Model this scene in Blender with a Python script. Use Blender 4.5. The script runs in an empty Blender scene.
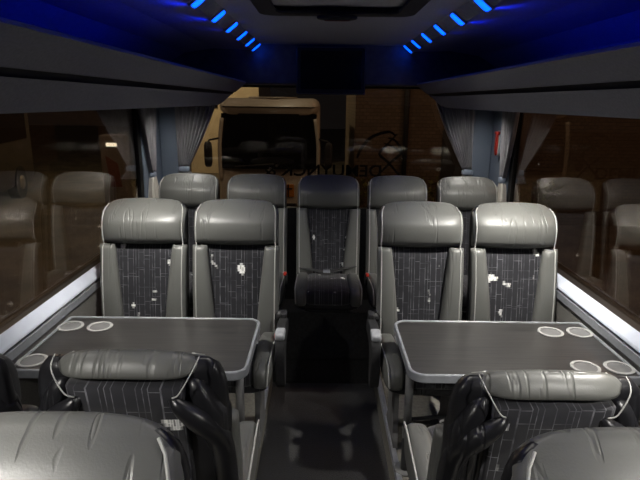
import bpy, bmesh, math, random
from mathutils import Vector, Matrix
random.seed(7)
C = bpy.context.scene.collection
PI = math.pi
H = 1.75                      # camera height above the aisle floor

# ------------------------------------------------------------------ materials
def mat(name, col=(.5,.5,.5), rough=.5, metal=0, emit=None, es=0, spec=.5, coat=0, sheen=0):
    m = bpy.data.materials.new(name); m.use_nodes = True
    b = m.node_tree.nodes['Principled BSDF']
    b.inputs['Base Color'].default_value = (*col, 1)
    b.inputs['Roughness'].default_value = rough
    b.inputs['Metallic'].default_value = metal
    b.inputs['Specular IOR Level'].default_value = spec
    b.inputs['Coat Weight'].default_value = coat
    b.inputs['Sheen Weight'].default_value = sheen
    if emit:
        b.inputs['Emission Color'].default_value = (*emit, 1)
        b.inputs['Emission Strength'].default_value = es
    return m
def nt(m): return m.node_tree.nodes, m.node_tree.links, m.node_tree.nodes['Principled BSDF']
def ramp(n, stops):
    r = n.new('ShaderNodeValToRGB'); e = r.color_ramp.elements
    e[0].position, e[0].color = stops[0][0], (*stops[0][1], 1)
    e[1].position, e[1].color = stops[-1][0], (*stops[-1][1], 1)
    for p, c in stops[1:-1]:
        k = e.new(p); k.color = (*c, 1)
    return r
def coords(n, l, scale=(1,1,1), rot=(0,0,0), kind='Object', vary=False):
    tc = n.new('ShaderNodeTexCoord'); mp = n.new('ShaderNodeMapping')
    mp.inputs['Scale'].default_value = scale; mp.inputs['Rotation'].default_value = rot
    l.new(tc.outputs[kind], mp.inputs['Vector'])
    if vary:
        oi = n.new('ShaderNodeObjectInfo'); mu = n.new('ShaderNodeMath'); mu.operation = 'MULTIPLY'
        mu.inputs[1].default_value = 9.0
        l.new(oi.outputs['Random'], mu.inputs[0]); l.new(mu.outputs[0], mp.inputs['Location'])
    return mp.outputs[0]
def noisy(m, c0, c1, scale=30, amount_bump=.1, sc=(1,1,1), dist=.01, lo=.35, hi=.65):
    n, l, b = nt(m)
    v = coords(n, l, sc)
    t = n.new('ShaderNodeTexNoise'); t.inputs['Scale'].default_value = scale; t.inputs['Detail'].default_value = 4
    l.new(v, t.inputs['Vector'])
    r = ramp(n, [(lo, c0), (hi, c1)]); l.new(t.outputs['Fac'], r.inputs[0]); l.new(r.outputs[0], b.inputs['Base Color'])
    if amount_bump:
        bp = n.new('ShaderNodeBump'); bp.inputs['Strength'].default_value = amount_bump; bp.inputs['Distance'].default_value = dist
        l.new(t.outputs['Fac'], bp.inputs['Height']); l.new(bp.outputs[0], b.inputs['Normal'])
    return m
def leather(name, col, rough, crease=.5, spec=.5):
    m = mat(name, col, rough, spec=spec); n, l, b = nt(m)
    g = n.new('ShaderNodeTexNoise'); g.inputs['Scale'].default_value = 260; l.new(coords(n, l), g.inputs['Vector'])
    w = n.new('ShaderNodeTexNoise'); w.inputs['Scale'].default_value = 1.0; w.inputs['Detail'].default_value = 2
    w.inputs['Distortion'].default_value = .15
    l.new(coords(n, l, (24, 6, 1.6), vary=True), w.inputs['Vector'])
    r = ramp(n, [(.55, (0,0,0)), (.60, (1,1,1)), (.65, (0,0,0))]); l.new(w.outputs['Fac'], r.inputs[0])
    b1 = n.new('ShaderNodeBump'); b1.inputs['Strength'].default_value = .12; b1.inputs['Distance'].default_value = .002
    l.new(g.outputs['Fac'], b1.inputs['Height'])
    b2 = n.new('ShaderNodeBump'); b2.inputs['Strength'].default_value = crease; b2.inputs['Distance'].default_value = .0035
    b2.invert = True
    l.new(r.outputs[0], b2.inputs['Height']); l.new(b1.outputs[0], b2.inputs['Normal']); l.new(b2.outputs[0], b.inputs['Normal'])
    return m
def fabric(name, horiz=False):
    """dark woven cloth with pale upright brick-like lines and painted-in glints of a few metallic threads"""
    m = mat(name, (.02,.02,.025), .8, sheen=.2); n, l, b = nt(m)
    tc = n.new('ShaderNodeTexCoord'); sp = n.new('ShaderNodeSeparateXYZ'); cb = n.new('ShaderNodeCombineXYZ')
    l.new(tc.outputs['Object'], sp.inputs[0])
    oi = n.new('ShaderNodeObjectInfo'); mu = n.new('ShaderNodeMath'); mu.operation = 'MULTIPLY_ADD'; mu.inputs[1].default_value = 7.3
    l.new(oi.outputs['Random'], mu.inputs[0]); l.new(sp.outputs['Y' if horiz else 'Z'], mu.inputs[2])
    l.new(mu.outputs[0], cb.inputs[0]); l.new(sp.outputs['X'], cb.inputs[1])
    def brick(bw, rh, mortar, off):
        k = n.new('ShaderNodeTexBrick'); k.inputs['Scale'].default_value = 1
        k.inputs['Brick Width'].default_value = bw; k.inputs['Row Height'].default_value = rh
        k.inputs['Mortar Size'].default_value = mortar; k.inputs['Mortar Smooth'].default_value = .3
        k.offset = off; k.offset_frequency = 3; k.squash = 1.6; k.squash_frequency = 2
        k.inputs['Color1'].default_value = (0,0,0,1); k.inputs['Color2'].default_value = (.35,.35,.35,1); k.inputs['Mortar'].default_value = (1,1,1,1)
        l.new(cb.outputs[0], k.inputs['Vector']); return k
    k1 = brick(.085, .026, .0012, .37); k2 = brick(.14, .040, .0012, .61)
    mx = n.new('ShaderNodeMath'); mx.operation = 'MAXIMUM'
    l.new(k1.outputs['Color'], mx.inputs[0]); l.new(k2.outputs['Color'], mx.inputs[1])
    ns = n.new('ShaderNodeTexNoise'); ns.inputs['Scale'].default_value = 22; ns.inputs['Detail'].default_value = 3; l.new(cb.outputs[0], ns.inputs['Vector'])
    ml = n.new('ShaderNodeMath'); ml.operation = 'MULTIPLY'; l.new(mx.outputs[0], ml.inputs[0]); l.new(ns.outputs['Fac'], ml.inputs[1])
    r = ramp(n, [(0, (.006,.006,.009)), (.16, (.011,.011,.015)), (.42, (.038,.038,.046)), (.80, (.21,.21,.23))]); l.new(ml.outputs[0], r.inputs[0])
    # glints on metallic threads, painted as near-white patches in the base colour
    s = n.new('ShaderNodeTexNoise'); s.inputs['Scale'].default_value = 13; s.inputs['Detail'].default_value = 1
    wn = n.new('ShaderNodeVectorMath'); wn.operation = 'SNAP'; wn.inputs[1].default_value = (.010, .0035, 1); l.new(cb.outputs[0], wn.inputs[0]); l.new(wn.outputs[0], s.inputs['Vector'])
    sr = ramp(n, [(.675, (0,0,0)), (.71, (1,1,1))]); l.new(s.outputs['Fac'], sr.inputs[0])
    k3 = brick(.02, .006, .0010, .5); 
    k3r = ramp(n, [(.0, (.25,.25,.25)), (.3, (1,1,1))]); l.new(k3.outputs['Color'], k3r.inputs[0])
    sm = n.new('ShaderNodeMath'); sm.operation = 'MULTIPLY'; l.new(sr.outputs[0], sm.inputs[0]); l.new(k3r.outputs[0], sm.inputs[1])
    mix = n.new('ShaderNodeMix'); mix.data_type = 'RGBA'
    l.new(sm.outputs[0], mix.inputs[0]); l.new(r.outputs[0], mix.inputs[6]); mix.inputs[7].default_value = (.95,.95,.92,1)
    l.new(mix.outputs[2], b.inputs['Base Color'])
    rr = n.new('ShaderNodeMath'); rr.operation = 'MULTIPLY_ADD'; rr.inputs[1].default_value = -.45; rr.inputs[2].default_value = .85
    l.new(sm.outputs[0], rr.inputs[0]); l.new(rr.outputs[0], b.inputs['Roughness'])
    bp = n.new('ShaderNodeBump'); bp.inputs['Strength'].default_value = .25; bp.inputs['Distance'].default_value = .001
    l.new(ml.outputs[0], bp.inputs['Height']); l.new(bp.outputs[0], b.inputs['Normal'])
    return m
def glass_mat(name, tint=(.7,.7,.68), boost=2.0):
    m = bpy.data.materials.new(name); m.use_nodes = True
    n, l = m.node_tree.nodes, m.node_tree.links; n.clear()
    o = n.new('ShaderNodeOutputMaterial'); mx = n.new('ShaderNodeMixShader'); g = n.new('ShaderNodeBsdfGlossy'); t = n.new('ShaderNodeBsdfTransparent')
    ge = n.new('ShaderNodeNewGeometry'); dt = n.new('ShaderNodeVectorMath'); dt.operation = 'DOT_PRODUCT'
    l.new(ge.outputs['Normal'], dt.inputs[0]); l.new(ge.outputs['Incoming'], dt.inputs[1])
    def mth(op, a, b=None):
        q = n.new('ShaderNodeMath'); q.operation = op
        for i, x in enumerate((a, b)):
            if x is None: continue
            if isinstance(x, (int, float)): q.inputs[i].default_value = x
            else: l.new(x, q.inputs[i])
        return q
    ab = mth('ABSOLUTE', dt.outputs['Value']); om = mth('SUBTRACT', 1, ab.outputs[0]); pw = mth('POWER', om.outputs[0], 5)
    f = mth('ADD', mth('MULTIPLY', pw.outputs[0], .957).outputs[0], .043)
    k = n.new('ShaderNodeMath'); k.operation = 'MULTIPLY'; k.inputs[1].default_value = boost; k.use_clamp = True
    g.inputs['Roughness'].default_value = .012; g.inputs['Color'].default_value = (1,.95,.90,1); t.inputs['Color'].default_value = (*tint, 1)
    l.new(f.outputs[0], k.inputs[0]); l.new(k.outputs[0], mx.inputs[0]); l.new(t.outputs[0], mx.inputs[1]); l.new(g.outputs[0], mx.inputs[2]); l.new(mx.outputs[0], o.inputs[0])
    return m

M = {}
M['leather']  = leather('grey_leather', (.113,.1145,.107), .42, .5)
M['dark_leather'] = leather('black_leather', (.012,.012,.014), .30, .8)
M['piping'] = mat('pale_piping', (.42,.42,.40), .5)
M['fabric'] = fabric('patterned_cloth')
M['fabric_flat'] = fabric('patterned_seat_cloth', True)
M['plastic'] = noisy(mat('black_plastic', rough=.55), (.012,.012,.013), (.02,.02,.022), 60, .1, dist=.002)
M['grey_plastic'] = noisy(mat('grey_plastic', rough=.5), (.26,.27,.29), (.32,.33,.35), 50, .05, dist=.001)
M['frame_paint'] = noisy(mat('grey_frame_paint', rough=.5), (.11,.11,.11), (.15,.15,.15), 20, .05, dist=.001)
M['red'] = mat('red_plastic', (.40,.025,.015), .4)
M['belt'] = noisy(mat('black_webbing', rough=.45), (.02,.02,.02), (.06,.06,.06), 300, .3, dist=.001)
M['alu'] = noisy(mat('brushed_aluminium', rough=.38, metal=.75), (.55,.57,.62), (.68,.70,.75), 12, .03, (1,20,20), .001)
M['alu_white'] = noisy(mat('satin_white_rail', rough=.42, metal=.1), (.60,.64,.74), (.68,.72,.82), 9, .02, (1,1,1), .001)
M['rim'] = noisy(mat('grey_table_edge', rough=.35), (.19,.20,.215), (.23,.24,.26), 30, .03, dist=.001)
M['ring'] = noisy(mat('pale_cup_ring', rough=.4), (.30,.30,.295), (.36,.36,.35), 40, .02, dist=.001)
# table laminate: dark streaky wood
def laminate():
    m = mat('dark_wood_laminate', (.05,.05,.05), .30, spec=.9); n, l, b = nt(m)
    t = n.new('ShaderNodeTexNoise'); t.inputs['Scale'].default_value = 1; t.inputs['Detail'].default_value = 5
    l.new(coords(n, l, (4, 110, 4)), t.inputs['Vector'])
    r = ramp(n, [(.3, (.015,.0145,.014)), (.7, (.046,.044,.042))]); l.new(t.outputs['Fac'], r.inputs[0]); l.new(r.outputs[0], b.inputs['Base Color'])
    bp = n.new('ShaderNodeBump'); bp.inputs['Strength'].default_value = .15; bp.inputs['Distance'].default_value = .001
    l.new(t.outputs['Fac'], bp.inputs['Height']); l.new(bp.outputs[0], b.inputs['Normal'])
    return m
M['laminate'] = laminate()
M['wall'] = noisy(mat('grey_wall_carpet', rough=.9), (.12,.115,.105), (.17,.165,.15), 220, .3, dist=.002)
M['pillar'] = noisy(mat('blue_grey_pillar_trim', rough=.75), (.17,.21,.27), (.21,.25,.32), 200, .2, dist=.001)
M['gasket'] = mat('black_rubber', (.01,.01,.01), .5)
M['carpet'] = noisy(mat('aisle_carpet', rough=.95, sheen=.3), (.035,.034,.034), (.085,.082,.082), 160, .6, dist=.004)
M['podium'] = noisy(mat('podium_floor', rough=.7), (.16,.15,.13), (.22,.21,.18), 60, .1, dist=.002)
M['podium_side'] = noisy(mat('podium_riser', rough=.8), (.02,.02,.02), (.035,.035,.035), 60, .1, dist=.002)
M['ceiling'] = noisy(mat('ceiling_lining', rough=.85), (.36,.36,.38), (.42,.42,.44), 90, .15, dist=.001)
M['rack'] = noisy(mat('rack_panel', rough=.7), (.23,.225,.245), (.27,.265,.285), 140, .15, dist=.001)
M['cove'] = noisy(mat('cove_lining', rough=.8), (.26,.27,.34), (.32,.33,.40), 60, .1, dist=.001)
M['led'] = mat('blue_led', (.1,.3,.9), .4, emit=(.0,.065,1), es=4.5)
M['lampglass'] = mat('spotlight_lens', (.9,.9,.85), .3, emit=(1,.95,.85), es=6)
M['curtain'] = noisy(mat('grey_curtain_cloth', rough=.85, sheen=.3), (.24,.235,.25), (.32,.31,.33), 40, .2, (1,1,.2), .002)
M['tie'] = noisy(mat('blue_grey_tie', rough=.7), (.30,.36,.46), (.36,.42,.52), 80, .2, dist=.001)
M['flare'] = noisy(mat('cream_curtain_cloth', rough=.85, sheen=.3), (.62,.58,.52), (.74,.70,.63), 40, .2, (1,1,.2), .002)
M['screen'] = mat('monitor_glass', (.004,.004,.005), .15)
M['side_glass'] = glass_mat('side_window_glass', (.72,.69,.64), 1.9)
M['rear_glass'] = glass_mat('rear_window_glass', (.80,.78,.74), 1.4)
M['decal'] = mat('black_window_lettering', (.006,.006,.006), .5)
M['asphalt'] = noisy(mat('asphalt', rough=.65), (.10,.085,.066), (.20,.165,.125), 1.5, .3, dist=.02)
M['brick'] = None

# ------------------------------------------------------------------ mesh helpers
def obj(name, bm, m, parent=None, smooth=True, bevel=0, loc=None, sub=0):
    bmesh.ops.recalc_face_normals(bm, faces=bm.faces)
    me = bpy.data.meshes.new(name); bm.to_mesh(me); bm.free()
    for p in me.polygons: p.use_smooth = smooth
    o = bpy.data.objects.new(name, me); C.objects.link(o)
    me.materials.append(m)
    if parent: o.parent = parent
    if loc: o.location = loc
    if bevel:
        b = o.modifiers.new('bevel', 'BEVEL'); b.width = bevel; b.segments = 3; b.limit_method = 'ANGLE'; b.angle_limit = .6
        w = o.modifiers.new('wn', 'WEIGHTED_NORMAL'); w.keep_sharp = True
    if sub:
        s = o.modifiers.new('sub', 'SUBSURF'); s.levels = sub; s.render_levels = sub
    return o
def box(bm, x0, x1, y0, y1, z0, z1):
    vs = [bm.verts.new((x, y, z)) for z in (z0, z1) for x, y in ((x0,y0),(x1,y0),(x1,y1),(x0,y1))]
    for f in ((0,3,2,1),(4,5,6,7),(0,1,5,4),(1,2,6,5),(2,3,7,6),(3,0,4,7)): bm.faces.new([vs[i] for i in f])
    return bm
def boxes(*bs):
    bm = bmesh.new()
    for b in bs: box(bm, *b)
    return bm
def loft(rings, bm=None, cap=True, closed=True):
    bm = bm or bmesh.new()
    R = [[bm.verts.new(p) for p in r] for r in rings]
    n = len(R[0])
    for a, b in zip(R, R[1:]):
        for i in range(n if closed else n-1):
            j = (i+1) % n
            bm.faces.new((a[i], a[j], b[j], b[i]))
    if cap:
        bm.faces.new(R[0][::-1]); bm.faces.new(R[-1])
    return bm
def se(a, p):
    c, s = math.cos(a), math.sin(a)
    return math.copysign(abs(c)**(2/p), c), math.copysign(abs(s)**(2/p), s)
def pillow(x0, x1, y0, y1, z0, z1, p=4, q=4, nu=36, nv=20, bm=None, f=None):
    """superellipsoid: p rounds the plan, q the profile"""
    bm = bm or bmesh.new(); rings = []
    for i in range(1, nv):
        phi = -PI/2 + PI*i/nv
        cr, sr = se(phi, q)
        ring = []
        for k in range(nu):
            cx, cy = se(2*PI*k/nu, p)
            v = Vector(((x0+x1)/2 + (x1-x0)/2*cr*cx, (y0+y1)/2 + (y1-y0)/2*cr*cy, (z0+z1)/2 + (z1-z0)/2*sr))
            ring.append(f(v) if f else v)
        rings.append(ring)
    return loft(rings, bm)
def tube(pts, r, n=10, bm=None, cap=True):
    bm = bm or bmesh.new(); pts = [Vector(p) for p in pts]; rings = []
    up = None
    for i, p in enumerate(pts):
        t = (pts[min(i+1, len(pts)-1)] - pts[max(i-1, 0)]).normalized()
        if up is None:
            up = Vector((0,0,1)) if abs(t.z) < .9 else Vector((0,1,0))
        a = t.cross(up).normalized(); b = a.cross(t).normalized(); up = b
        rr = r[i] if isinstance(r, (list, tuple)) else r
        rings.append([p + a*rr*math.cos(2*PI*k/n) + b*rr*math.sin(2*PI*k/n) for k in range(n)])
    return loft(rings, bm, cap)
def smooth_path(pts, n=8):
    pts = [Vector(p) for p in pts]; P = [pts[0]] + pts + [pts[-1]]; out = []
    for i in range(1, len(P)-2):
        for k in range(n):
            t = k/n; a, b, c, d = P[i-1], P[i], P[i+1], P[i+2]
            out.append(.5*((2*b) + (-a+c)*t + (2*a-5*b+4*c-d)*t*t + (-a+3*b-3*c+d)*t**3))
    out.append(pts[-1]); return out
def prism(poly, a0, a1, axis='Y', bm=None):
    """polygon in the two other axes, extruded along axis"""
    f = {'Y': lambda p, t: (p[0], t, p[1]), 'Z': lambda p, t: (p[0], p[1], t), 'X': lambda p, t: (t, p[0], p[1])}[axis]
    return loft([[f(p, a0) for p in poly], [f(p, a1) for p in poly]], bm)
def rrect(x0, x1, y0, y1, r, n=6):
    rs = r if isinstance(r, (list, tuple)) else [r]*4; out = []
    for (cx, cy, a0), rr in zip(((x1,y1,0),(x0,y1,PI/2),(x0,y0,PI),(x1,y0,3*PI/2)), rs):
        sx = -1 if cx == x1 else 1; sy = -1 if cy == y1 else 1
        for k in range(n+1):
            a = a0 + PI/2*k/n
            out.append((cx + sx*rr + rr*math.cos(a), cy + sy*rr + rr*math.sin(a)))
    return out
def ringband(outer, inner, z0, z1, bm=None):
    bm = bm or bmesh.new(); n = len(outer)
    a = [bm.verts.new((*p, z0)) for p in outer]; b = [bm.verts.new((*p, z1)) for p in outer]
    c = [bm.verts.new((*p, z1)) for p in inner]; d = [bm.verts.new((*p, z0)) for p in inner]
    for i in range(n):
        j = (i+1) % n
        for u, v in ((a,b),(b,c),(c,d),(d,a)): bm.faces.new((u[i], u[j], v[j], v[i]))
    return bm
def thing(name, label, cat, loc=(0,0,0), rz=0, group=None):
    o = bpy.data.objects.new(name, None); o.empty_display_size = .1; C.objects.link(o)
    o.location = loc; o.rotation_euler = (0,0,rz); return tag(o, label, cat, group)
def tag(o, label, cat, group=None, kind=None):
    o['label'] = label; o['category'] = cat
    if group: o['group'] = group
    if kind: o['kind'] = kind
    return o
def struct(name, bm, m, **k):
    o = obj(name, bm, m, smooth=k.pop('smooth', False), **k); o['kind'] = 'structure'; return o
def dup(root, name=None):
    r = root.copy(); C.objects.link(r)
    for ch in list(root.children):
        c = ch.copy(); C.objects.link(c); c.parent = r
        for g in ch.children:
            d = g.copy(); C.objects.link(d); d.parent = c
    return r

# ------------------------------------------------------------------ the coach interior (structure)
XL, XR = -1.14, 1.20          # lower wall faces
GL, GR = -1.215, 1.285        # glass planes
Y0, Y1 = -1.0, 4.08           # shell ends
PX0, PX1 = -.29, .35          # podium edges along the aisle
PZ = .20
CX = .06
struct('floor', boxes((PX0-.02, PX1+.02, Y0, 3.10, -.04, 0)), M['carpet'])
struct('floor_podium_left', boxes((XL, PX0, Y0, 3.10, -.04, PZ)), M['podium'])
struct('floor_podium_right', boxes((PX1, XR, Y0, 3.10, -.04, PZ)), M['podium'])
struct('floor_podium_rear', boxes((XL, XR, 3.10, Y1, -.04, PZ)), M['podium_side'])
struct('trim_9', boxes((XL+.01, XR-.01, 3.06, 3.075, 0.001 if 0 else PZ+.001, .50)), M['podium_side'])
for nm, x0, x1 in (('trim_1', PX0-.012, PX0+.012), ('trim_2', PX1-.012, PX1+.012)):
    struct(nm, boxes((x0, x1, Y0, 3.098, PZ-.03, PZ+.006)), M['alu'], bevel=.003)
struct('trim_3', boxes((PX0+.013, PX1-.013, 3.088, 3.112, PZ-.03, PZ+.006)), M['plastic'], bevel=.003)
RZ = H-.842                    # window sill height
for side, s, xw, xg in (('left', -1, XL, GL), ('right', 1, XR, GR)):
    bm = bmesh.new()
    def bb(xa, xb, *r): box(bm, min(xa, xb), max(xa, xb), *r)
    bb(xw, xg+s*.04, Y0, Y1, -.04, RZ-.09)                       # lower wall
    bb(xg-s*.01, xg+s*.04, Y0, 3.56, H+.075, 2.30)               # header over the glass
    struct('wall_'+side, bm, M['wall'])
    # pillar panel at the rear corner, side and return
    bm = bmesh.new()
    bb(xg-s*.02, xg+s*.04, 3.621, Y1, RZ-.095, 2.30)
    bb(xg-s*.021, xg-s*.165, Y1-.06, Y1, RZ-.095, 2.30)
    struct('wall_%s_pillar' % side, bm, M['pillar'], bevel=.01)
    # sill rail
    bm = prism([(xw, RZ-.050), (xw+s*.004, RZ-.042), (xw+s*.036, RZ-.008), (xw+s*.040, RZ-.008), (xw+s*.040, RZ-.055), (xw, RZ-.055)], Y0, 3.62)
    struct('trim_%d' % (4 if s < 0 else 5), bm, M['alu_white'])
    bm = prism([(xw-s*.004, RZ-.068), (xw-s*.006, RZ-.10), (xg, RZ-.10), (xg, RZ-.064)], Y0, 3.62)
    struct('trim_%d' % (6 if s < 0 else 7), bm, M['rim'])
    # window
    w = bpy.data.objects.new('window_%d' % (1 if s < 0 else 2), None); C.objects.link(w); w['kind'] = 'structure'
    bm = bmesh.new()
    bb(xw+s*.041, xg+s*.02, Y0, 3.619, RZ-.05, RZ-.012)
    bb(xg-s*.013, xg+s*.02, 3.56, 3.619, RZ-.012, H+.07)
    obj('window_frame', bm, M['gasket'], w, smooth=False)
    obj('window_pane', boxes((min(xg, xg+s*.006), max(xg, xg+s*.006), Y0, 3.56, RZ-.012, H+.074)), M['side_glass'], w, smooth=False)
# rear wall with its window
RW0, RW1, RWZ0, RWZ1 = GL+.165, GR-.165, .92, H+.115
struct('wall_rear', boxes((GL-.04, GR+.04, Y1+.001, Y1+.08, -.04, RWZ0), (GL-.04, GR+.04, Y1+.001, Y1+.08, RWZ1, 2.30),
                          (GL-.04, RW0, Y1+.001, Y1+.08, RWZ0, RWZ1), (RW1, GR+.04, Y1+.001, Y1+.08, RWZ0, RWZ1)), M['podium_side'])
w = bpy.data.objects.new('window_3', None); C.objects.link(w); w['kind'] = 'structure'
obj('window_pane', boxes((RW0, RW1, Y1+.03, Y1+.036, RWZ0, RWZ1)), M['rear_glass'], w, smooth=False)
bm = bmesh.new()
for r in ((RW0, RW1, Y1+.004, Y1+.05, RWZ0, RWZ0+.03), (RW0, RW1, Y1+.004, Y1+.05, RWZ1-.02, RWZ1)): box(bm, *r)
obj('window_frame', bm, M['gasket'], w, smooth=False)
struct('wall_front', boxes((GL-.04, GR+.04, Y0-.05, Y0, -.04, 2.30)), M['podium_side'])
# ceiling: flat centre, sloped light faces, coves over the racks
CZ = H+.372
LXl, LXr = -.44, .57
def ceil_poly(xi, s, xg):   # cove cross-section from the light face out to the wall
    return [(xi+s*.03, CZ-.04), (xi+s*.12, CZ-.035), (xi+s*.30, CZ-.03), (xi+s*.50, CZ-.06), (xi+s*.62, CZ-.13), (xg-s*.03, CZ-.22), (xg-s*.012, CZ-.30)]
HX0, HX1, HY0, HY1 = CX-.30, CX+.30, 1.62, 2.46
struct('ceiling', boxes((LXl+.02, LXr-.02, Y0, HY0, CZ, CZ+.05), (LXl+.02, LXr-.02, HY1, 3.86, CZ, CZ+.05),
                        (LXl+.02, HX0, HY0, HY1, CZ, CZ+.05), (HX1, LXr-.02, HY0, HY1, CZ, CZ+.05)), M['ceiling'])
for side, s, xi, xg in (('left', -1, LXl, GL), ('right', 1, LXr, GR)):
    p = ceil_poly(xi, s, xg)
    inner = [(xi-s*.02, CZ)] + p
    outer = [(x, z+.05) for x, z in inner]
    struct('ceiling_cove_'+side, prism(inner + outer[::-1], Y0, 3.86), M['cove'], smooth=False)
# rear header panel
bm = boxes((GL+.02, GR-.02, 3.862, Y1, RWZ1-.005, CZ+.05))
struct('trim_8', bm, M['frame_paint'], bevel=.012)
# roof hatch
t = thing('roof_hatch', 'square roof hatch with recessed dark frame in the grey ceiling', 'hatch', (CX, (HY0+HY1)/2, CZ))
w2, h2 = .30, .42
o1 = rrect(-w2-.03, w2+.03, -h2-.03, h2+.03, .07); i1 = rrect(-w2+.045, w2-.045, -h2+.045, h2-.045, .05)
obj('frame', ringband(o1, i1, -.016, -.001), M['plastic'], t, bevel=.005)
obj('panel', prism(rrect(-w2+.001, w2-.001, -h2+.001, h2-.001,   .05), .014, .03, 'Z'), M['ceiling'], t, smooth=False)
obj('liner', ringband(rrect(-w2+.004, w2-.004, -h2+.004, h2-.004, .06), rrect(-w2+.03, w2-.03, -h2+.03, h2-.03,   .05), 0, .0135), M['plastic'], t, smooth=False)
hd = obj('handle', pillow(-.085, .085, h2-.085, h2-.035, -.045, -.02, 2.6, 3), M['plastic'], t)
lb = obj('release_tab', pillow(-.055, .055, h2-.078, h2-.058, -.048, -.044, 4, 3, 24, 8), mat('dark_red_tab', (.10,.012,.01), .6), hd); lb['label'] = 'dark red release tab'

# luggage racks
def rack(side, s, xb, xg, label):
    t = thing('luggage_rack', label, 'luggage rack', (0,0,0), 0, 'overhead racks')
    yb = [Y0+.005, 3.3, 3.55, 3.70, 3.80, 3.855]
    def sect(off, y, k):
        return [(x, y, z) for x, z in off]
    def service(lift):
        return [(xg-s*.014, H+.005), (xb+s*.045, H+.005+lift*.3), (xb+s*.03, H-.033+lift), (xb-s*.0, H-.033+lift), (xb-s*.06, H+.03+lift*.6), (xb-s*.07, H+.038+lift*.5), (xg-s*.014, H+.05)]
    lifts = [0, 0, .004, .018, .035, .055]
    obj('service_panel', loft([sect(service(l*.8), y, 0) for y, l in zip(yb, lifts)]), M['rack'], t, smooth=False)
    lip = [(xb-s*.075, H+.056), (xb-s*.15, H+.118), (xb-s*.142, H+.128), (xb-s*.10, H+.125), (xb+s*.0, H+.09), (xg-s*.014, H+.09), (xg-s*.014, H+.058)]
    obj('shelf', loft([sect(lip, y, 0) for y in (Y0+.005, 3.84)]), M['rack'], t, smooth=False)
    gap = [(xb-s*.055, H+.039), (xb-s*.062, H+.056), (xg-s*.05, H+.0575), (xg-s*.05, H+.051)]
    obj('air_slot', loft([sect(gap, y, 0) for y in (Y0+.005, 3.83)]), M['gasket'], t, smooth=False)
    return t
rack('left', -1, -.67, GL, 'grey overhead luggage rack lit blue, above the left side window')
rack('right', 1, .80, GR, 'grey overhead luggage rack lit blue, above the right side window')

# blue light bars
ang = math.atan2(.04, .05)
pos = [(2.00-.36*k) for k in (1, 0)]
LY = [.18, .54, .90, 1.26, 1.70, 2.08, 2.45, 2.80, 3.14, 3.48, 3.80]
led0 = None
names = ['nearer than the top of the picture']*4 + ['just at the top of the picture', 'second from the near end', 'third from the near end', 'fourth from the near end', 'third from the far end', 'second from the far end', 'farthest, beside the rear panel']
for s, xi, side in ((-1, LXl, 'left'), (1, LXr, 'right')):
    for k, y in enumerate(LY):
        if led0 is None:
            led0 = thing('light_bar', '', 'light')
            obj('lens', pillow(-.034, .034, -.034, .034, -.006, .006, 5, 4, 24, 10), M['led'], led0)
            obj('housing', ringband(rrect(-.040,.040,-.041,.041,.008), rrect(-.0345,.0345,-.0345,.0345,.006), -.004, .008), M['cove'], led0)
            o = led0
        else: o = dup(led0)
        o.location = (xi+s*.005, y, CZ-.025); o.rotation_euler = (0, (ang if s > 0 else -ang), 0)
        o['label'] = 'small blue light bar along the %s ceiling edge, %s' % (side, names[k])
        o['category'] = 'light'; o['group'] = 'blue light bars on the %s ceiling edge' % side
        L = bpy.data.lights.new('led', 'SPOT'); L.spot_size = 2.3; L.spot_blend = .7; L.energy = 2.3 if y < 2.6 else (.5 if y < 3.0 else .05); L.color = (.0,.015,1); L.shadow_soft_size = .03
        q = bpy.data.objects.new('led_glow', L); C.objects.link(q); q.location = (xi+s*.04, y, CZ-.05)
        q.rotation_euler = Vector((s, 0, -.16)).to_track_quat('-Z', 'Y').to_euler()

# monitor
t = thing('monitor', 'black ceiling monitor hanging in front of the rear panel, switched off', 'monitor', (CX+.0, 3.82, H+.20))
obj('casing', prism(rrect(-.235, .235, -.155, .155, .015), -.03, .03, 'Y'), M['plastic'], t, bevel=.006)
obj('screen', boxes((-.205, .205, -.034, -.0305, -.12, .128)), M['screen'], t, smooth=False)
obj('bezel', loft([[(x, -.036, z) for x, z in rrect(-.228,.228,-.148,.148,.012)], [(x, -.031, z) for x, z in rrect(-.232,.232,-.152,.152,.014)]], cap=False), M['rim'], t)
obj('bracket', boxes((-.06, .06, .031, .041, -.08, .12)), M['frame_paint'], t, smooth=False)

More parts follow.
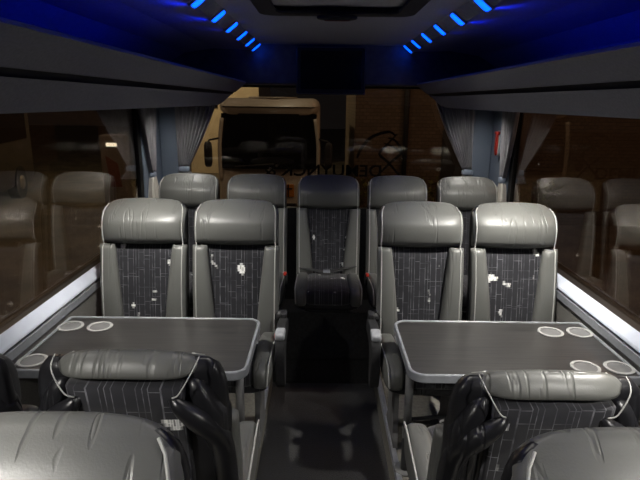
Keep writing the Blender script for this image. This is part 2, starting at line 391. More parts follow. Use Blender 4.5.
# ------------------------------------------------------------------ seats
def make_seat(Ls=.69, corner=.085, top=.62, lean=9, hw0=.215, armrest=0, buckle=0, belt=False, rear=False, label='', narrow=1.0):
    """seat faces -Y; origin on the podium under the backrest foot"""
    t = thing('coach_chair', label, 'seat')
    L = math.radians(lean); sl, cl = math.sin(L), math.cos(L)
    def P(x, d, s): return Vector((x*narrow, s*sl + d*cl, .40 + s*cl - d*sl))
    S0 = Ls-.225                   # headrest lower seam
    def hwf(s, hw=hw0):            # outline half width
        c = Ls-corner
        if s <= c: return hw*(1 - .03*max(0, (S0-s)))
        k = min(1, (s-c)/corner); return hw*(top+(1-top)*(1-k**2.6)**(1/2.2)) if k < 1 else hw*top
    def section(s, hw, d0, d1, p=3.2, n=44, bow=0):
        out = []
        for k in range(n):
            cx, cy = se(2*PI*k/n, p)
            x = hw*cx
            out.append(P(x, (d0+d1)/2 + (d1-d0)/2*cy + bow*(x/hw0)**2, s))
        return out
    def stack(s0, s1, hwfun, d0fun, d1fun, m, name, par=t, p=3.2, rows=16, n=44, round_end=.02):
        rings = []
        for i in range(rows+1):
            u = i/rows; s = s0+(s1-s0)*u
            e = 1
            dd = min(u, 1-u)*(s1-s0)
            if dd < round_end: e = math.sqrt(max(.06, 1-(1-dd/round_end)**2))
            a, b = d0fun(s), d1fun(s); mid = (a+b)/2
            rings.append(section(s, hwfun(s)*(1-(1-e)*.04), mid-(mid-a)*e, mid+(b-mid)*e, p, n))
        return obj(name, loft(rings), m, par)
    # black leather shell
    stack(-.06, Ls-.022, lambda s: hwf(s)-.006, lambda s: -.018, lambda s: .052 - .012*max(0, min(1, (s-Ls+.12)/.05)), M['dark_leather'], 'backrest_shell', p=4, rows=30)
    # headrest, wraps over to the rear
    hh = hw0-.006
    def hd0(s):
        u = (s-S0)/(Ls-S0); return -.050-.042*math.sin(PI*min(1, u*.95+.12)) + .030*max(0, u-.5)/.5
    def hd1(s):
        w = max(0, min(1, (s-Ls+.062)/.025)); return .022 + (.058 if rear else .045)*w - .012*max(0, (s-Ls+.05)/.05)
    rows = 26; rings = []
    for i in range(rows+1):
        u = i/rows; s = S0+(Ls-S0)*(1-(1-u)**1.35)
        hw = hwf(s)-(.036 if rear else .004)
        e = math.sqrt(max(.10, 1-(1-min(1, u/.09))**2)); v = (s-S0)/(Ls-S0)
        e2 = max(.12, (1-v**7)**.5) if v < 1 else .12
        a, b = hd0(s), hd1(s); mid = (a+b)/2
        ring = []
        n = 72
        for k in range(n):
            cx, cy = se(2*PI*k/n, 4.5 if rear else 2.9)
            x = hw*cx*(.985 if u == 0 else 1)*(1-(.22*max(0, cy)**.8 if rear else 0)); d = mid+(b-a)/2*cy*e*e2
            ss = s - .016*(x/hh)**2*(v > .6) * (v-.6)/.4 + (.010*(x/hh)**2 if u < .05 else 0)
            ring.append(P(x, d, ss))
        rings.append(ring)
    obj('headrest', loft(rings), M['leather'], t)
    # fabric centre
    fw = lambda s: .098 + .042*max(0, min(1, s/S0))**1.3
    stack(-.02, S0+.012, lambda s: fw(s)+.016, lambda s: -.040-.006*math.sin(PI*s/S0), lambda s: .01, M['fabric'], 'backrest_cloth', p=6, rows=12, n=28)
    # leather bolsters
    for sg in (-1, 1):
        rings = []
        for i in range(25):
            u = i/24; s = -.03+(S0+.022)*u + .008*u
            xi, xo = fw(s), hwf(s)+.003
            e = math.sqrt(max(.08, 1-(1-min(1, min(u/.04, (1-u)/.03+.3)))**2))
            ring = []
            for k in range(28):
                cx, cy = se(2*PI*k/28, 2.5)
                x = (xi+xo)/2 + (xo-xi)/2*cx
                bulge = -.062 - .022*math.sin(PI*min(1, (1-u)*.9+.05))
                d = -.014 + (bulge+.014)/2 + (-(bulge+.014)/2)*cy*e + .0
                ring.append(P(sg*x, d, s))
            rings.append(ring)
        obj('side_bolster', loft(rings), M['leather'], t)
        # piping: up the side and round the headrest shoulder
        pts = []
        for i in range(40):
            s = -.02 + (Ls-.008)*i/39
            hw = hwf(s)
            x = hw-(.060 if rear and s > S0 else .017)
            if s > S0:
                a, b = hd0(s), hd1(s); q = hw-(.036 if rear else .004); v = (s-S0)/(Ls-S0)
                e2 = max(.12, (1-v**7)**.5)
                d = (a+b)/2-(b-a)/2*e2*max(0, 1-(x/q)**2.9)**(1/2.9)
                if v < .1: d = min(d, -.035)
            else:
                xi = fw(s); q = (hw+.003-xi)/2; u = max(0, (s+.03)/(S0+.03))
                bulge = -.062 - .022*math.sin(PI*min(1, (1-u)*.9+.05)); h = -(bulge+.014)/2
                d = -.014 - h - h*max(0, 1-(abs(x-(xi+q))/q)**2.5)**(1/2.5)
            pts.append(P(sg*x, d-.001, s))
        obj('piping', tube(pts, .0030, 6), M['piping'], t)
        if rear:
            # black leather fold on the rear
            pts = smooth_path([(sg*(hw0-.118), .060, Ls-.085), (sg*(hw0-.098), .074, Ls-.105), (sg*(hw0-.055), .070, Ls-.150), (sg*(hw0-.026), .052, Ls-.21), (sg*(hw0-.020), .040, Ls-.32), (sg*(hw0-.02), .04, .1)], 7)
            rr = [.007+.020*min(1, i/12) for i in range(len(pts))]
            obj('rear_fold', tube([P(*p) for p in pts], rr, 14), M['dark_leather'], t)
            # black gusset over the rear shoulder, with a pale seam
            a, b = sorted((sg*(hw0-.065), sg*(hw0-.001)))
            obj('rear_gusset', pillow(a, b, -.020, .074, Ls-.27, Ls-corner*.42, 2.6, 2.4, 32, 18, f=lambda v: P(v.x - sg*.045*max(0, (v.z-Ls+.16)/.12), v.y, v.z)), M['dark_leather'], t)
            pts = smooth_path([(sg*(hw0-.060), .020, Ls-.010), (sg*(hw0-.068), .060, Ls-.020), (sg*(hw0-.095), .082, Ls-.062), (sg*(hw0-.112), .076, Ls-.078)], 6)
            obj('rear_piping', tube([P(*p) for p in pts], .0016, 6), M['piping'], t)
    # rear cloth panel
    rings = []
    for i in range(11):
        s = .02+(Ls-.078)*i/10
        rings.append(section(s, hw0-.090, .030, .072, 6, 28))
    obj('rear_cloth', loft(rings), M['fabric'], t)
    # cushion
    tilt = lambda v: Vector((v.x*narrow, v.y, v.z + .035*(-v.y/.5)))
    obj('seat_base', pillow(-.20, .20, -.46, .02, .29, .385, 6, 3, f=tilt), M['dark_leather'], t)
    obj('seat_cloth', pillow(-.145, .145, -.475, .0, .33, .448, 8, 4, f=tilt), M['fabric_flat'], t)
    for sg in (-1, 1):
        a, b = sorted((sg*.120, sg*(hw0-.004)))
        obj('seat_bolster', pillow(a, b, -.485, .0, .315, .462, 4, 3, f=tilt), M['leather'], t)
        pts = smooth_path([(sg*(hw0-.010), -.02, .43), (sg*(hw0-.010), -.40, .452), (sg*(hw0-.012), -.470, .42), (sg*(hw0-.016), -.483, .36)], 6)
        obj('seat_piping', tube([tilt(Vector(p)) for p in pts], .0035, 6), M['piping'], t)
    # pedestal
    for sg in (-1, 1):
        bm = prism([(-.34, 0), (-.06, 0), (-.10, .06), (-.10, .30), (-.30, .32), (-.30, .06)], sg*.13-.012, sg*.13+.012, 'X')
        obj('leg', bm, M['frame_paint'], t, smooth=False, bevel=.003)
    obj('cross_bar', tube([(-.118, -.2, .22), (.118, -.2, .22)], .014), M['frame_paint'], t)
    if armrest:
        x = armrest*(hw0+.028)
        # hanging armrest paddle with rounded end
        dz = -.03
        outline = smooth_path([(0, -.06, .56), (0, -.20, .585), (0, -.30, .575), (0, -.335, .50), (0, -.315, .36), (0, -.28, .315), (0, -.245, .36), (0, -.22, .49), (0, -.07, .505), (0, -.06, .56)], 6)[:-1]
        yz = [(p.y, p.z+dz) for p in outline]
        obj('armrest', prism(yz, x-.022, x+.022, 'X'), M['plastic'], t, bevel=.010)
        cap = obj('armrest_cap', pillow(x-.023, x+.023, -.338, -.25, .532, .566, 5, 4, 28, 12), M['grey_plastic'], t); cap['label'] = 'light grey armrest end cap'
        obj('armrest_pivot', tube([(x-armrest*.045, -.03, .53), (x+armrest*.012, -.03, .53)], .028, 20), M['plastic'], t)
        obj('armrest_arm', boxes((x-.014, x+.014, -.08, -.02, .51, .555)), M['plastic'], t, bevel=.006)
    if buckle:
        x = buckle*(hw0-.004)
        bk = obj('belt_buckle', pillow(x-.016, x+.016, -.135, -.095, .39, .468, 5, 5, 24, 12), M['plastic'], t)
        obj('red_button', pillow(x-.010, x+.010, -.139, -.105, .452, .474, 5, 4, 24, 10), M['red'], bk)
    if belt:
        pts = smooth_path([(-.19, -.05, .485), (-.10, -.09, .478), (0, -.12, .475), (.10, -.08, .485), (.19, -.05, .50)], 6)
        bm = loft([[p+Vector((0,-.018,.003)), p+Vector((0,.018,.006)), p+Vector((0,.018,.004)), p+Vector((0,-.018,.001))] for p in [Vector(q) for q in pts]])
        b = obj('lap_belt', bm, M['belt'], t)
        obj('belt_tongue', boxes((-.03, .015, -.145, -.10, .478, .486)), M['alu'], b, bevel=.002)
    return t
def put(seat, x, y, face=1, label='', group=''):
    seat.location = (x, y, PZ); seat.rotation_euler = (0, 0, 0 if face > 0 else PI)
    seat['label'] = label; seat['group'] = group
    return seat
GM, GB, GT = 'seats behind the two tables', 'back row of seats', 'seats turned towards the tables'
MY = 2.49
m1 = put(make_seat(hw0=.209, armrest=1, buckle=1), -.408, MY, 1, 'grey leather seat behind the left table, on its aisle side', GM)
m2 = put(make_seat(hw0=.209), -.858, MY, 1, 'grey leather seat behind the left table, beside the left window', GM)
m3 = put(make_seat(hw0=.209, armrest=-1, buckle=-1), .490, MY, 1, 'grey leather seat behind the right table, on its aisle side', GM)
m4 = put(dup(m2), .946, MY, 1, 'brightly lit grey leather seat behind the right table, beside the right window', GM)
BY = 3.44
b3 = put(make_seat(hw0=.208, belt=True), .053, BY, 1, 'dark unlit middle seat of the back row facing the aisle', GB)
b1 = put(make_seat(hw0=.20), -.867, BY, 1, 'back row seat in the left corner beside the tied curtains', GB)
b2 = put(make_seat(hw0=.20, buckle=1), -.42, BY, 1, 'back row seat just left of the dark middle seat', GB)
b4 = put(make_seat(hw0=.20, buckle=-1), .506, BY, 1, 'back row seat just right of the dark middle seat', GB)
b5 = put(dup(b1), .966, BY, 1, 'back row seat in the right corner beside the tied curtains', GB)
TY = 1.19
t1 = put(make_seat(Ls=.645, lean=11, corner=.13, top=.62, rear=True), -.41, TY, -1, 'seat seen from behind at the near edge of the left table, aisle side', GT)
t2 = put(make_seat(Ls=.645, lean=11, corner=.09, top=.74, rear=True), -.895, TY, -1, 'dark seat seen from behind at the left edge, by the left window', GT)
t3 = put(make_seat(Ls=.603, lean=11, hw0=.22, corner=.13, top=.62, rear=True), .51, TY, -1, 'brightly lit seat seen from behind at the near edge of the right table', GT)
t4 = put(dup(t3), .972, TY, -1, 'seat seen from behind beside the right window, mostly out of view', GT)
NY = .62
n1 = put(make_seat(Ls=.685, corner=.12, top=.48), -.41, NY, 1, 'nearest grey leather headrest at the bottom left', 'nearest seats')
n2 = put(make_seat(Ls=.670, corner=.12, top=.48), .50, NY, 1, 'nearest grey leather headrest at the bottom right', 'nearest seats')

# ------------------------------------------------------------------ tables
def table(s, xin, xw, label, cups):
    """s: -1 table on the left wall; xin aisle end; xw wall end"""
    z = H-.962
    t = thing('table', label, 'table', ((xin+xw)/2, 2.03, PZ), 0, 'fold-out tables')
    W = abs(xw-xin)/2; y0, y1 = -.262, .250
    r_in, r_w = .06, .02
    rad = [r_in, r_w, r_w, r_in] if s < 0 else [r_w, r_in, r_in, r_w]
    zz = z-PZ
    out = rrect(-W, W, y0, y1, rad); k = .014
    inn = rrect(-W+k, W-k, y0+k, y1-k, [max(.008, q-k) for q in rad])
    obj('tabletop', prism(rrect(-W+k+.0005, W-k-.0005, y0+k+.0005, y1-k-.0005, [max(.008, q-k) for q in rad]), zz-.024, zz-.002, 'Z'), M['laminate'], t, smooth=False)
    obj('table_edge', ringband(out, inn, zz-.034, zz+.002), M['rim'], t, bevel=.006)
    for (cx, cy) in cups:
        c = bmesh.new()
        circ = lambda r: [(cx-t.location.x+r*math.cos(2*PI*q/40), cy-2.03+r*math.sin(2*PI*q/40)) for q in range(40)]
        h = obj('cup_ring', ringband(circ(.054), circ(.042), zz-.0015, zz+.003, c), M['ring'], t, bevel=.0015)
        obj('cup_recess', prism(circ(.0415), zz-.0018, zz-.0004, 'Z'), M['frame_paint'], h, smooth=False)
    lx = (xin - t.location.x) + (-.065 if s < 0 else .045)
    obj('leg', tube([(lx, -.02, 0.008), (lx, -.02, zz-.03)], .018, 20), M['frame_paint'], t)
    obj('foot_plate', tube([(lx, -.02, 0.0), (lx, -.02, .01)], .045, 24), M['frame_paint'], t)
    obj('brace', boxes((min(lx, -s*-.0+(xw-t.location.x)), max(lx, xw-t.location.x), -.04, 0, zz-.05, zz-.034)), M['frame_paint'], t, smooth=False)
    obj('strut', tube([(lx, -.02, .25), (xw-t.location.x, -.02, .33)], .008, 10), M['plastic'], t)
    return t
table(-1, -.262, XL-.0-.0+.004, 'dark wood table with four cup rings on the left window wall', [(-1.082, 2.165), (-.955, 2.165), (-1.082, 1.845), (-.948, 1.845)])
table(1, .335, XR-.004, 'dark wood table with four cup rings on the right window wall', [(1.010, 2.165), (1.137, 2.165), (1.010, 1.845), (1.137, 1.845)])

# ------------------------------------------------------------------ curtains
def curtain(name, axis, fixed, top, tie, bot, z0, zt, z1, label, off=-1, pleats=9, amp=.02):
    """axis 'X' hangs along the rear wall at Y=fixed, 'Y' along a side wall at X=fixed. top/tie/bot: (a,b) extents"""
    t = thing(name, label, 'curtain', (0,0,0), 0, 'window curtains tied back')
    def strip(za, zb, ea, eb, rows, pw, ampa, ampb):
        n = pleats*10; front = []; 
        for i in range(rows+1):
            u = i/rows; e = u**pw
            a = ea[0]+(eb[0]-ea[0])*e; b = ea[1]+(eb[1]-ea[1])*e; z = za+(zb-za)*u; am = ampa+(ampb-ampa)*u
            row = []
            for k in range(n+1):
                w = k/n; q = a+(b-a)*w
                d = off*(am + am*math.sin(2*PI*pleats*w + .7*math.sin(3*w+u*1.3)) + .4*am*math.sin(5.3*w*pleats))
                row.append((q, fixed+d, z) if axis == 'X' else (fixed+d, q, z))
            front.append(row)
        bm = bmesh.new(); V = [[bm.verts.new(p) for p in r] for r in front]
        for r1, r2 in zip(V, V[1:]):
            for i in range(n): bm.faces.new((r1[i], r1[i+1], r2[i+1], r2[i]))
        return bm
    def sol(o):
        m = o.modifiers.new('solid', 'SOLIDIFY'); m.thickness = .0025; m.offset = 0
    o = obj('drape', strip(z0, zt+.015, top, tie, 20, 1.25, amp, amp*.8), M['curtain'], t); sol(o)
    o = obj('hem', strip(zt-.015, z1, tie, bot, 12, .7, amp*.8, amp*1.3), M['flare'] if axis == 'Y' else M['curtain'], t); sol(o)
    c = (tie[0]+tie[1])/2; w = (tie[1]-tie[0])/2+.008; f = fixed+off*amp*.9
    if axis == 'X': o = pillow(c-w, c+w, f-amp*1.4, f+amp*1.1, zt-.022, zt+.022, 3, 4, 28, 10)
    else: o = pillow(f-amp*1.4, f+amp*1.1, c-w, c+w, zt-.022, zt+.022, 3, 4, 28, 10)
    obj('tie_band', o, M['tie'], t)
    return t
curtain('curtain', 'X', Y1-.055, (-1.07, -.73), (-1.06, -.985), (-1.07, -.93), H+.10, H-.50, 1.17, 'grey curtain drawn across the left end of the rear window', amp=.016)
curtain('curtain', 'X', Y1-.055, (.80, 1.11), (1.06, 1.13), (1.04, 1.14), H+.10, H-.50, 1.17, 'grey curtain drawn across the right end of the rear window', amp=.016)
curtain('curtain', 'Y', GL+.022, (3.56, 3.90), (3.72, 3.80), (3.62, 3.88), H-.036, H-.51, RZ+.06, 'narrow grey curtain with cream hem tied at the left side window', off=1, amp=.016)
curtain('curtain', 'Y', GR-.022, (3.50, 3.78), (3.64, 3.71), (3.56, 3.80), H-.036, H-.51, RZ+.06, 'narrow grey curtain with cream hem tied at the right side window', off=-1, amp=.016)

# emergency hammer on the right pillar
t = thing('emergency_hammer', 'red emergency hammer on the blue-grey pillar behind the right curtain', 'hammer', (GR-.034, 3.82, H-.27))
obj('holder', pillow(-.014, .012, -.035, .035, -.09, .09, 5, 5, 24, 12), M['grey_plastic'], t)
obj('hammer_handle', pillow(-.030, -.008, -.016, .016, -.085, .075, 4, 4, 24, 12), M['red'], t)
obj('hammer_head', tube([(-.02, -.032, .07), (-.02, .032, .07)], .012, 14), M['red'], t)

# lettering and logo on the outside of the rear window
def text_obj(s, size, name, m, ext=.0008):
    cu = bpy.data.curves.new(name, 'FONT'); cu.body = s; cu.size = size; cu.extrude = ext; cu.align_x = 'CENTER'; cu.offset = .0022
    tmp = bpy.data.objects.new('tmp', cu); C.objects.link(tmp)
    dg = bpy.context.evaluated_depsgraph_get(); me = bpy.data.meshes.new_from_object(tmp.evaluated_get(dg))
    bpy.data.objects.remove(tmp); o = bpy.data.objects.new(name, me); C.objects.link(o)
    me.materials.clear(); me.materials.append(m); return o
tx = text_obj('DEMUYNCK &', .125, 'window_lettering', M['decal'])
dm = tx.dimensions.x if tx.dimensions.x else .8
tx.scale = (.90/ max(.1, max(v.co.x for v in tx.data.vertices)-min(v.co.x for v in tx.data.vertices)), 1, 1)
tx.rotation_euler = (PI/2, 0, PI); tx.location = (.02, Y1+.0385, H-.555)
tag(tx, 'black mirrored company lettering across the rear window glass', 'lettering')
# logo: swoosh and crossed ribbon
bm = bmesh.new()
def stroke(pts, w):
    pts = smooth_path([(p[0], 0, p[1]) for p in pts], 6)
    rings = []
    for i, p in enumerate(pts):
        tt = (pts[min(i+1, len(pts)-1)]-pts[max(i-1, 0)]).normalized(); nn = Vector((-tt.z, 0, tt.x))
        ww = w*(.35+.65*math.sin(PI*min(1, .15+i/len(pts)*.85)))
        rings.append([p+nn*ww+Vector((0,0,0)), p-nn*ww, p-nn*ww+Vector((0,.001,0)), p+nn*ww+Vector((0,.001,0))])
    loft(rings, bm)
def px(u, v): return ((u-320)/536*3.98, -(v-101.5)/536*4.07)
for pts, w in (([(357,156),(362,145),(372,135),(388,130),(396,134)], .012),
               ([(378,174),(392,160),(402,150),(396,139),(388,136)], .010),
               ([(402,174),(390,161),(380,152),(386,144),(397,132)], .010),
               ([(384,141),(398,147),(408,156)], .008)):
    stroke([px(*p) for p in pts], w)
lg = obj('window_logo', bm, M['decal'], smooth=False, loc=(0, Y1+.0375, H))
tag(lg, 'black swoosh and crossed ribbon logo on the rear window glass', 'logo')

# ------------------------------------------------------------------ reading spots under the racks (the lamps that light the seats)
def spot(x, y, e, size=.022, label='', col=(1,.965,.90), tgt=None, ang=150, vis=True):
    t = thing('reading_light', label, 'light', (x, y, H+.0045), 0, 'reading lights under the racks')
    obj('bezel', ringband([(.034*math.cos(a*PI/14), .034*math.sin(a*PI/14)) for a in range(28)], [(.026*math.cos(a*PI/14), .026*math.sin(a*PI/14)) for a in range(28)], -.034, 0), M['grey_plastic'], t)
    obj('lens', prism([(.0255*math.cos(a*PI/14), .0255*math.sin(a*PI/14)) for a in range(28)], -.003, -.0005, 'Z'), M['lampglass'], t, smooth=False)
    L = bpy.data.lights.new('reading_spot', 'SPOT'); L.energy = e; L.color = col; L.shadow_soft_size = size; L.spot_size = math.radians(ang); L.spot_blend = .8
    q = bpy.data.objects.new('reading_spot', L); C.objects.link(q); q.location = (x, y, H-.010)
    d = Vector(tgt or (x, y, 0)) - q.location
    q.rotation_euler = d.to_track_quat('-Z', 'Y').to_euler()
    return t
SP = [(-.84, .34, 70, 'left', 'before the nearest seats', (-.5, .66, 1.05), 115), (-.82, 1.14, 4, 'left', 'over the seat backs', (-.55, 1.20, .9), 110),
      (-.77, 2.13, 66, 'left', 'over the table', (-.62, 2.40, .95), 125), (-.82, 2.92, 36, 'left', 'before the back row', (-.68, 3.42, 1.0), 84), (-.90, 3.62, 9, 'left', 'added at the rear corner to brighten the curtains', (-1.05, 3.9, 1.1), 125),  # last entry: extra lamp added to brighten the left curtains and pillar
      (.95, .36, 75, 'right', 'before the nearest seats', (.6, .66, 1.05), 115), (.90, 1.14, 60, 'right', 'over the seat backs', (.70, 1.20, .9), 100),
      (.93, 2.18, 96, 'right', 'over the table', (.78, 2.42, .95), 125), (.93, 2.92, 36, 'right', 'before the back row', (.78, 3.42, 1.0), 84), (1.0, 3.62, 9, 'right', 'added at the rear corner to brighten the curtains', (1.12, 3.9, 1.1), 125)]  # last entry: its right-hand twin, also added for curtains and pillar
for x, y, e, sd, w, tg, an in SP:
    spot(x, y, e, label='small round reading light under the %s rack, %s' % (sd, w), tgt=tg, ang=an)

L = bpy.data.lights.new('aisle_fill', 'AREA'); L.energy = 1.3; L.spread = math.radians(100); L.color = (1,.95,.88); L.shape = 'RECTANGLE'; L.size = .5; L.size_y = .3  # soft fill light added for the dark aisle and near seats, no fixture
q = bpy.data.objects.new('aisle_fill', L); C.objects.link(q); q.location = (CX, 1.15, CZ-.02)
# ------------------------------------------------------------------ outside
GZ = -1.15
struct('ground', boxes((-40, 40, -10, 60, GZ-.1, GZ)), M['asphalt'])
def brickmat():
    m = mat('brown_render_wall', (.2,.12,.07), .9); n, l, b = nt(m)
    k = n.new('ShaderNodeTexBrick'); k.inputs['Scale'].default_value = 3
    k.inputs['Color1'].default_value = (.115,.085,.060,1); k.inputs['Color2'].default_value = (.15,.11,.078,1); k.inputs['Mortar'].default_value = (.07,.055,.042,1)
    v = coords(n, l, rot=(PI/2,0,0)); l.new(v, k.inputs['Vector']); l.new(k.outputs['Color'], b.inputs['Base Color']); return m
M['brick'] = brickmat()
M['ochre'] = noisy(mat('ochre_render', rough=.9), (.55,.45,.31), (.66,.55,.38), 2, .1)
M['busbody'] = noisy(mat('beige_body_paint', rough=.3, coat=.5), (.50,.46,.38), (.56,.52,.43), 3, .0)
M['busglass'] = mat('dark_vehicle_glass', (.006,.006,.007), .06)
M['tyre'] = noisy(mat('tyre_rubber', rough=.8), (.012,.012,.012), (.025,.024,.023), 20, .2)
M['hub'] = noisy(mat('wheel_hub_metal', rough=.4, metal=.5), (.30,.27,.22), (.42,.38,.31), 10, .05)
M['leaf'] = noisy(mat('hedge_leaves', rough=.8), (.05,.06,.012), (.20,.19,.05), 12, .6, dist=.05)
M['white'] = noisy(mat('off_white_panel', rough=.5), (.28,.26,.23), (.36,.34,.30), 4, .0)
M['orange'] = mat('orange_lens', (.5,.2,.03), .3)
# building seen through the rear window
t = thing('building', 'brown brick building standing behind the coach, right of the parked minibus', 'building', (4.4, 13, GZ))
obj('wall', boxes((-3.6, 6, 0, 5, 0, 6)), M['brick'], t, smooth=False)
obj('drainpipe', tube([(-2.4, -.08, 0), (-2.4, -.08, 5.8)], .06), M['plastic'], t)
obj('roof_edge', boxes((-3.75, 6.1, -.2, 5.1, 6, 6.3)), M['plastic'], t, smooth=False)
obj('door', boxes((-1.5, -.5, -.05, -.001, 0, 2.3)), M['plastic'], t, smooth=False)
t = thing('building', 'lit ochre building far behind the minibus, at the left of the rear window', 'building', (-6.5, 22, GZ))
obj('wall', boxes((1.2, 4, 0, 5, 0, 6.5)), M['ochre'], t, smooth=False)
obj('window', boxes((1.35, 1.6, -.05, -.001, 2.6, 4.0)), M['busglass'], t, smooth=False)
obj('window', boxes((2.1, 2.35, -.05, -.001, 2.6, 4.0)), M['busglass'], t, smooth=False)
obj('roof_edge', boxes((1.1, 4.1, -.2, 5.1, 6.5, 6.8)), M['plastic'], t, smooth=False)
# building at the right side
t = thing('building', 'dim brown building beyond the right side window', 'building', (9.0, 9, GZ))
obj('wall', boxes((0, 4, -4.5, 3.2, 0, 6)), M['brick'], t, smooth=False)
obj('garage_door', boxes((-.06, -.001, -3.0, -.4, 0, 2.6)), M['plastic'], t, smooth=False)
obj('ledge', boxes((-.1, 0, -4.5, 3.2, 3.1, 3.25)), M['plastic'], t, smooth=False)
# hedge
def hedge(loc, sx, sy, sz, label, n=900, seed=1):
    rnd = random.Random(seed); bm = bmesh.new()
    for i in range(n):
        c = Vector((rnd.uniform(-sx, sx), rnd.uniform(-sy, sy), rnd.uniform(0, sz)))
        a = Vector((rnd.uniform(-1,1), rnd.uniform(-1,1), rnd.uniform(-1,1))).normalized(); b = a.cross(Vector((.3,.2,.9))).normalized()
        r = rnd.uniform(.05,.11)
        bm.faces.new([bm.verts.new(c+a*r), bm.verts.new(c+b*r*.5), bm.verts.new(c-a*r), bm.verts.new(c-b*r*.5)])
    o = obj('hedge', bm, M['leaf'], smooth=False, loc=loc); return tag(o, label, 'hedge')
hedge((3.0, 12.0, GZ), 2.3, .35, 1.25, 'low yellow-green hedge in front of the brown building', 1500)

# minibus parked behind
bx = -.93; by = 9.6
t = thing('minibus', 'beige minibus with a dark windscreen parked behind the coach', 'minibus', (bx, by, GZ))
W = .90
def brow(W, y, zt, zb, n=14):
    return [(x, y, z) for x, z in rrect(-W, W, zb, zt, .16)]
obj('body', loft([[(x, 0+yy, z) for x, z in rrect(-W+dw, W-dw, .42, zt, .12)] for yy, zt, dw in ((0, 1.35, .06), (.06, 1.55, .01), (.30, 2.50, .0), (.6, 2.78, 0), (6.4, 2.82, 0), (6.5, 2.6, .05))]), M['busbody'], t, bevel=.0)
def cap(y, k): return [(x, y, z) for x, z in rrect(-W*k, W*k, 2.66, 2.72+.23*k, .14)]
obj('roof_cap', loft([cap(.05, .86), cap(.12, .95), cap(.3, 1.0), cap(.9, 1.0), cap(1.1, .9)]), M['busbody'], t)
ws = []
for i in range(13):
    u = i/12; x = -W*.94 + W*1.88*u; bow = .10*(2*u-1)**2
    ws.append((x, bow))
bm = loft([[(x, b-.05, 1.72), (x, b+.01, 2.68), (x, b+.06, 2.68), (x, b+.03, 1.72)] for x, b in ws])
obj('windscreen', bm, M['busglass'], t, smooth=False)
for sg in (-1, 1):
    pts = smooth_path([(sg*(W-.03), .05, 1.5), (sg*(W-.02), .06, 2.1), (sg*(W-.08), .04, 2.6)], 5)
    obj('pillar', tube(pts, .035), M['busbody'], t)
    m_ = obj('mirror', pillow(sg*(W+.16)-.07, sg*(W+.16)+.07, -.12, -.02, 1.75, 2.2, 4, 4, 20, 12), M['plastic'], t)
    obj('mirror_arm', tube([(sg*(W-.02), .05, 2.25), (sg*(W+.14), -.06, 2.22), (sg*(W+.16), -.06, 2.15)], .018), M['plastic'], m_)
    obj('headlight', pillow(sg*.78-.16, sg*.78+.16, -.03, .05, .80, 1.02, 3, 3, 20, 12), M['orange'] if 0 else M['hub'], t)
    wp = tube([(sg*(W-.22), 1.1, .40), (sg*(W-.0), 1.1, .40)], .40, 28); obj('wheel', wp, M['tyre'], t, smooth=False)
obj('grille', boxes((-.5, .5, -.03, .02, .85, 1.10)), M['plastic'], t, smooth=False, bevel=.01)
e = obj('emblem', boxes((.25, .45, -.035, .02, 1.22, 1.45)), M['orange'], t, smooth=False, bevel=.01)
obj('emblem_bar', boxes((.335, .36, -.045, -.036, 1.22, 1.45), (.29, .42, -.045, -.036, 1.36, 1.385)), M['plastic'], e, smooth=False)
obj('wiper', tube([(-.6, -.07, 1.76), (.1, -.09, 1.82)], .012), M['plastic'], t)
obj('roof_rail', tube([(-.35, .15, 2.95), (.1, .05, 2.95), (.5, .15, 2.95)], .02), M['hub'], t)
obj('bumper', pillow(-W, W, -.10, .25, .30, .70, 6, 4), M['plastic'], t)

# coach parked at the left, seen through the side window
t = thing('coach', 'dark coach with a pale wheel hub parked beyond the left side window', 'bus', (-9.2, 12.0, GZ), math.radians(12))
obj('body', loft([[(x, y, z) for x, z in rrect(-1.1, 1.1, .35, 3.1, .2)] for y in (-6, 5)]), noisy(mat('dark_coach_paint', rough=.35), (.05,.045,.04), (.07,.06,.05), 2, 0), t, smooth=False)
obj('side_windows', boxes((1.10, 1.12, -5.6, 4.6, 1.7, 2.7)), M['busglass'], t, smooth=False)
for y in (-.3, 3.6):
    w_ = obj('wheel', tube([(.86, y, .48), (1.14, y, .48)], .48, 32), M['tyre'], t, smooth=False)
    obj('hub', tube([(1.10, y, .48), (1.17, y, .48), (1.20, y, .48)], [.22, .2, .1], 24), M['hub'], w_)
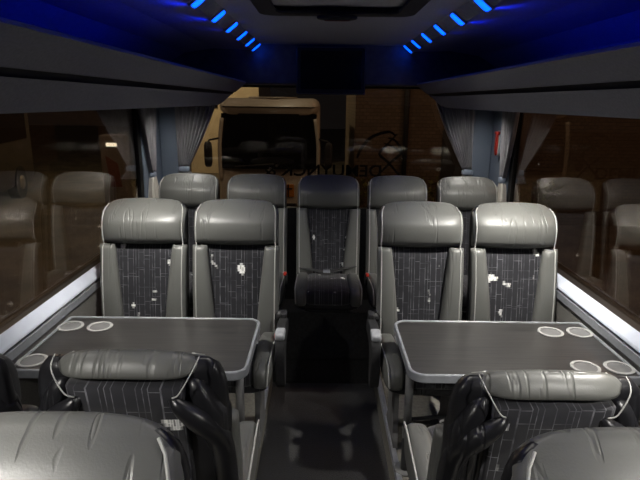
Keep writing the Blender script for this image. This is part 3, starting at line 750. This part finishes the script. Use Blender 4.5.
# payment machine
t = thing('ticket_machine', 'pale ticket machine with a lit display beyond the left side window', 'machine', (-3.50, 9.2, GZ-.0))
obj('cabinet', boxes((-.20, .20, -.15, .15, 0, 2.32)), M['white'], t, smooth=False, bevel=.03)
obj('display', boxes((-.09, .09, -.158, -.151, 2.13, 2.19)), mat('lit_display', (.8,.8,.7), .4, emit=(1,.92,.75), es=3), t, smooth=False)
obj('red_panel', prism([(-.06, 1.45), (.13, 1.45), (.08, 1.85), (-.12, 1.98)], -.157, -.151, 'Y'), mat('dull_red_panel', (.26,.09,.07), .6), t, smooth=False)
# lamp post outside left
t = thing('lamp_post', 'thin pale leaning post beyond the left side window', 'post', (-6.3, 7.8, GZ))
obj('post', tube(smooth_path([(-.2, 0, 0), (-.12, 0, 1.5), (.02, 0, 2.6), (.22, 0, 4.2)], 5), .03), M['hub'], t)
obj('lamp_head', pillow(.1, .55, -.12, .12, 4.15, 4.3, 3, 3), M['plastic'], t)

# unseen point lamps added outside to brighten ground, minibus and buildings
def plight(x, y, z, e, col, r=.15):
    L = bpy.data.lights.new('outside_fill', 'POINT'); L.energy = e; L.color = col; L.shadow_soft_size = r
    q = bpy.data.objects.new('outside_fill', L); C.objects.link(q); q.location = (x, y, z)
plight(-.6, 8.6, 3.3, 30, (1,.88,.68))
plight(-5.0, 18.5, 4.5, 650, (1,.82,.52))
plight(3.2, 8.0, 4.5, 14, (1,.58,.28))
plight(5.5, 5.5, 4.5, 26, (1,.60,.30))
plight(-4.4, 6.0, 4.5, 120, (1,.70,.50))
plight(-7.0, 10.5, 3.6, 130, (1,.74,.56))
plight(4.6, 2.5, 4.5, 150, (1,.60,.42))
plight(6.0, 8.5, 4.6, 170, (1,.58,.34))

wd = bpy.data.worlds.new('night'); bpy.context.scene.world = wd; wd.use_nodes = True
wd.node_tree.nodes['Background'].inputs[0].default_value = (.012,.010,.010,1); wd.node_tree.nodes['Background'].inputs[1].default_value = .6

# ------------------------------------------------------------------ camera
cam = bpy.data.cameras.new('camera'); co = bpy.data.objects.new('camera', cam); C.objects.link(co)
cam.sensor_width = 36; cam.lens = 36*536/640; cam.clip_start = .02; cam.clip_end = 200
co.matrix_world = Matrix.Translation((0,0,H)) @ Matrix.Rotation(math.radians(90-14.5), 4, 'X') @ Matrix.Rotation(math.radians(.7), 4, 'Z')
sc = bpy.context.scene; sc.camera = co
sc.view_settings.view_transform = 'Standard'; sc.view_settings.look = 'None'; sc.view_settings.exposure = -.08; sc.view_settings.gamma = 1
sc.view_settings.use_curve_mapping = False
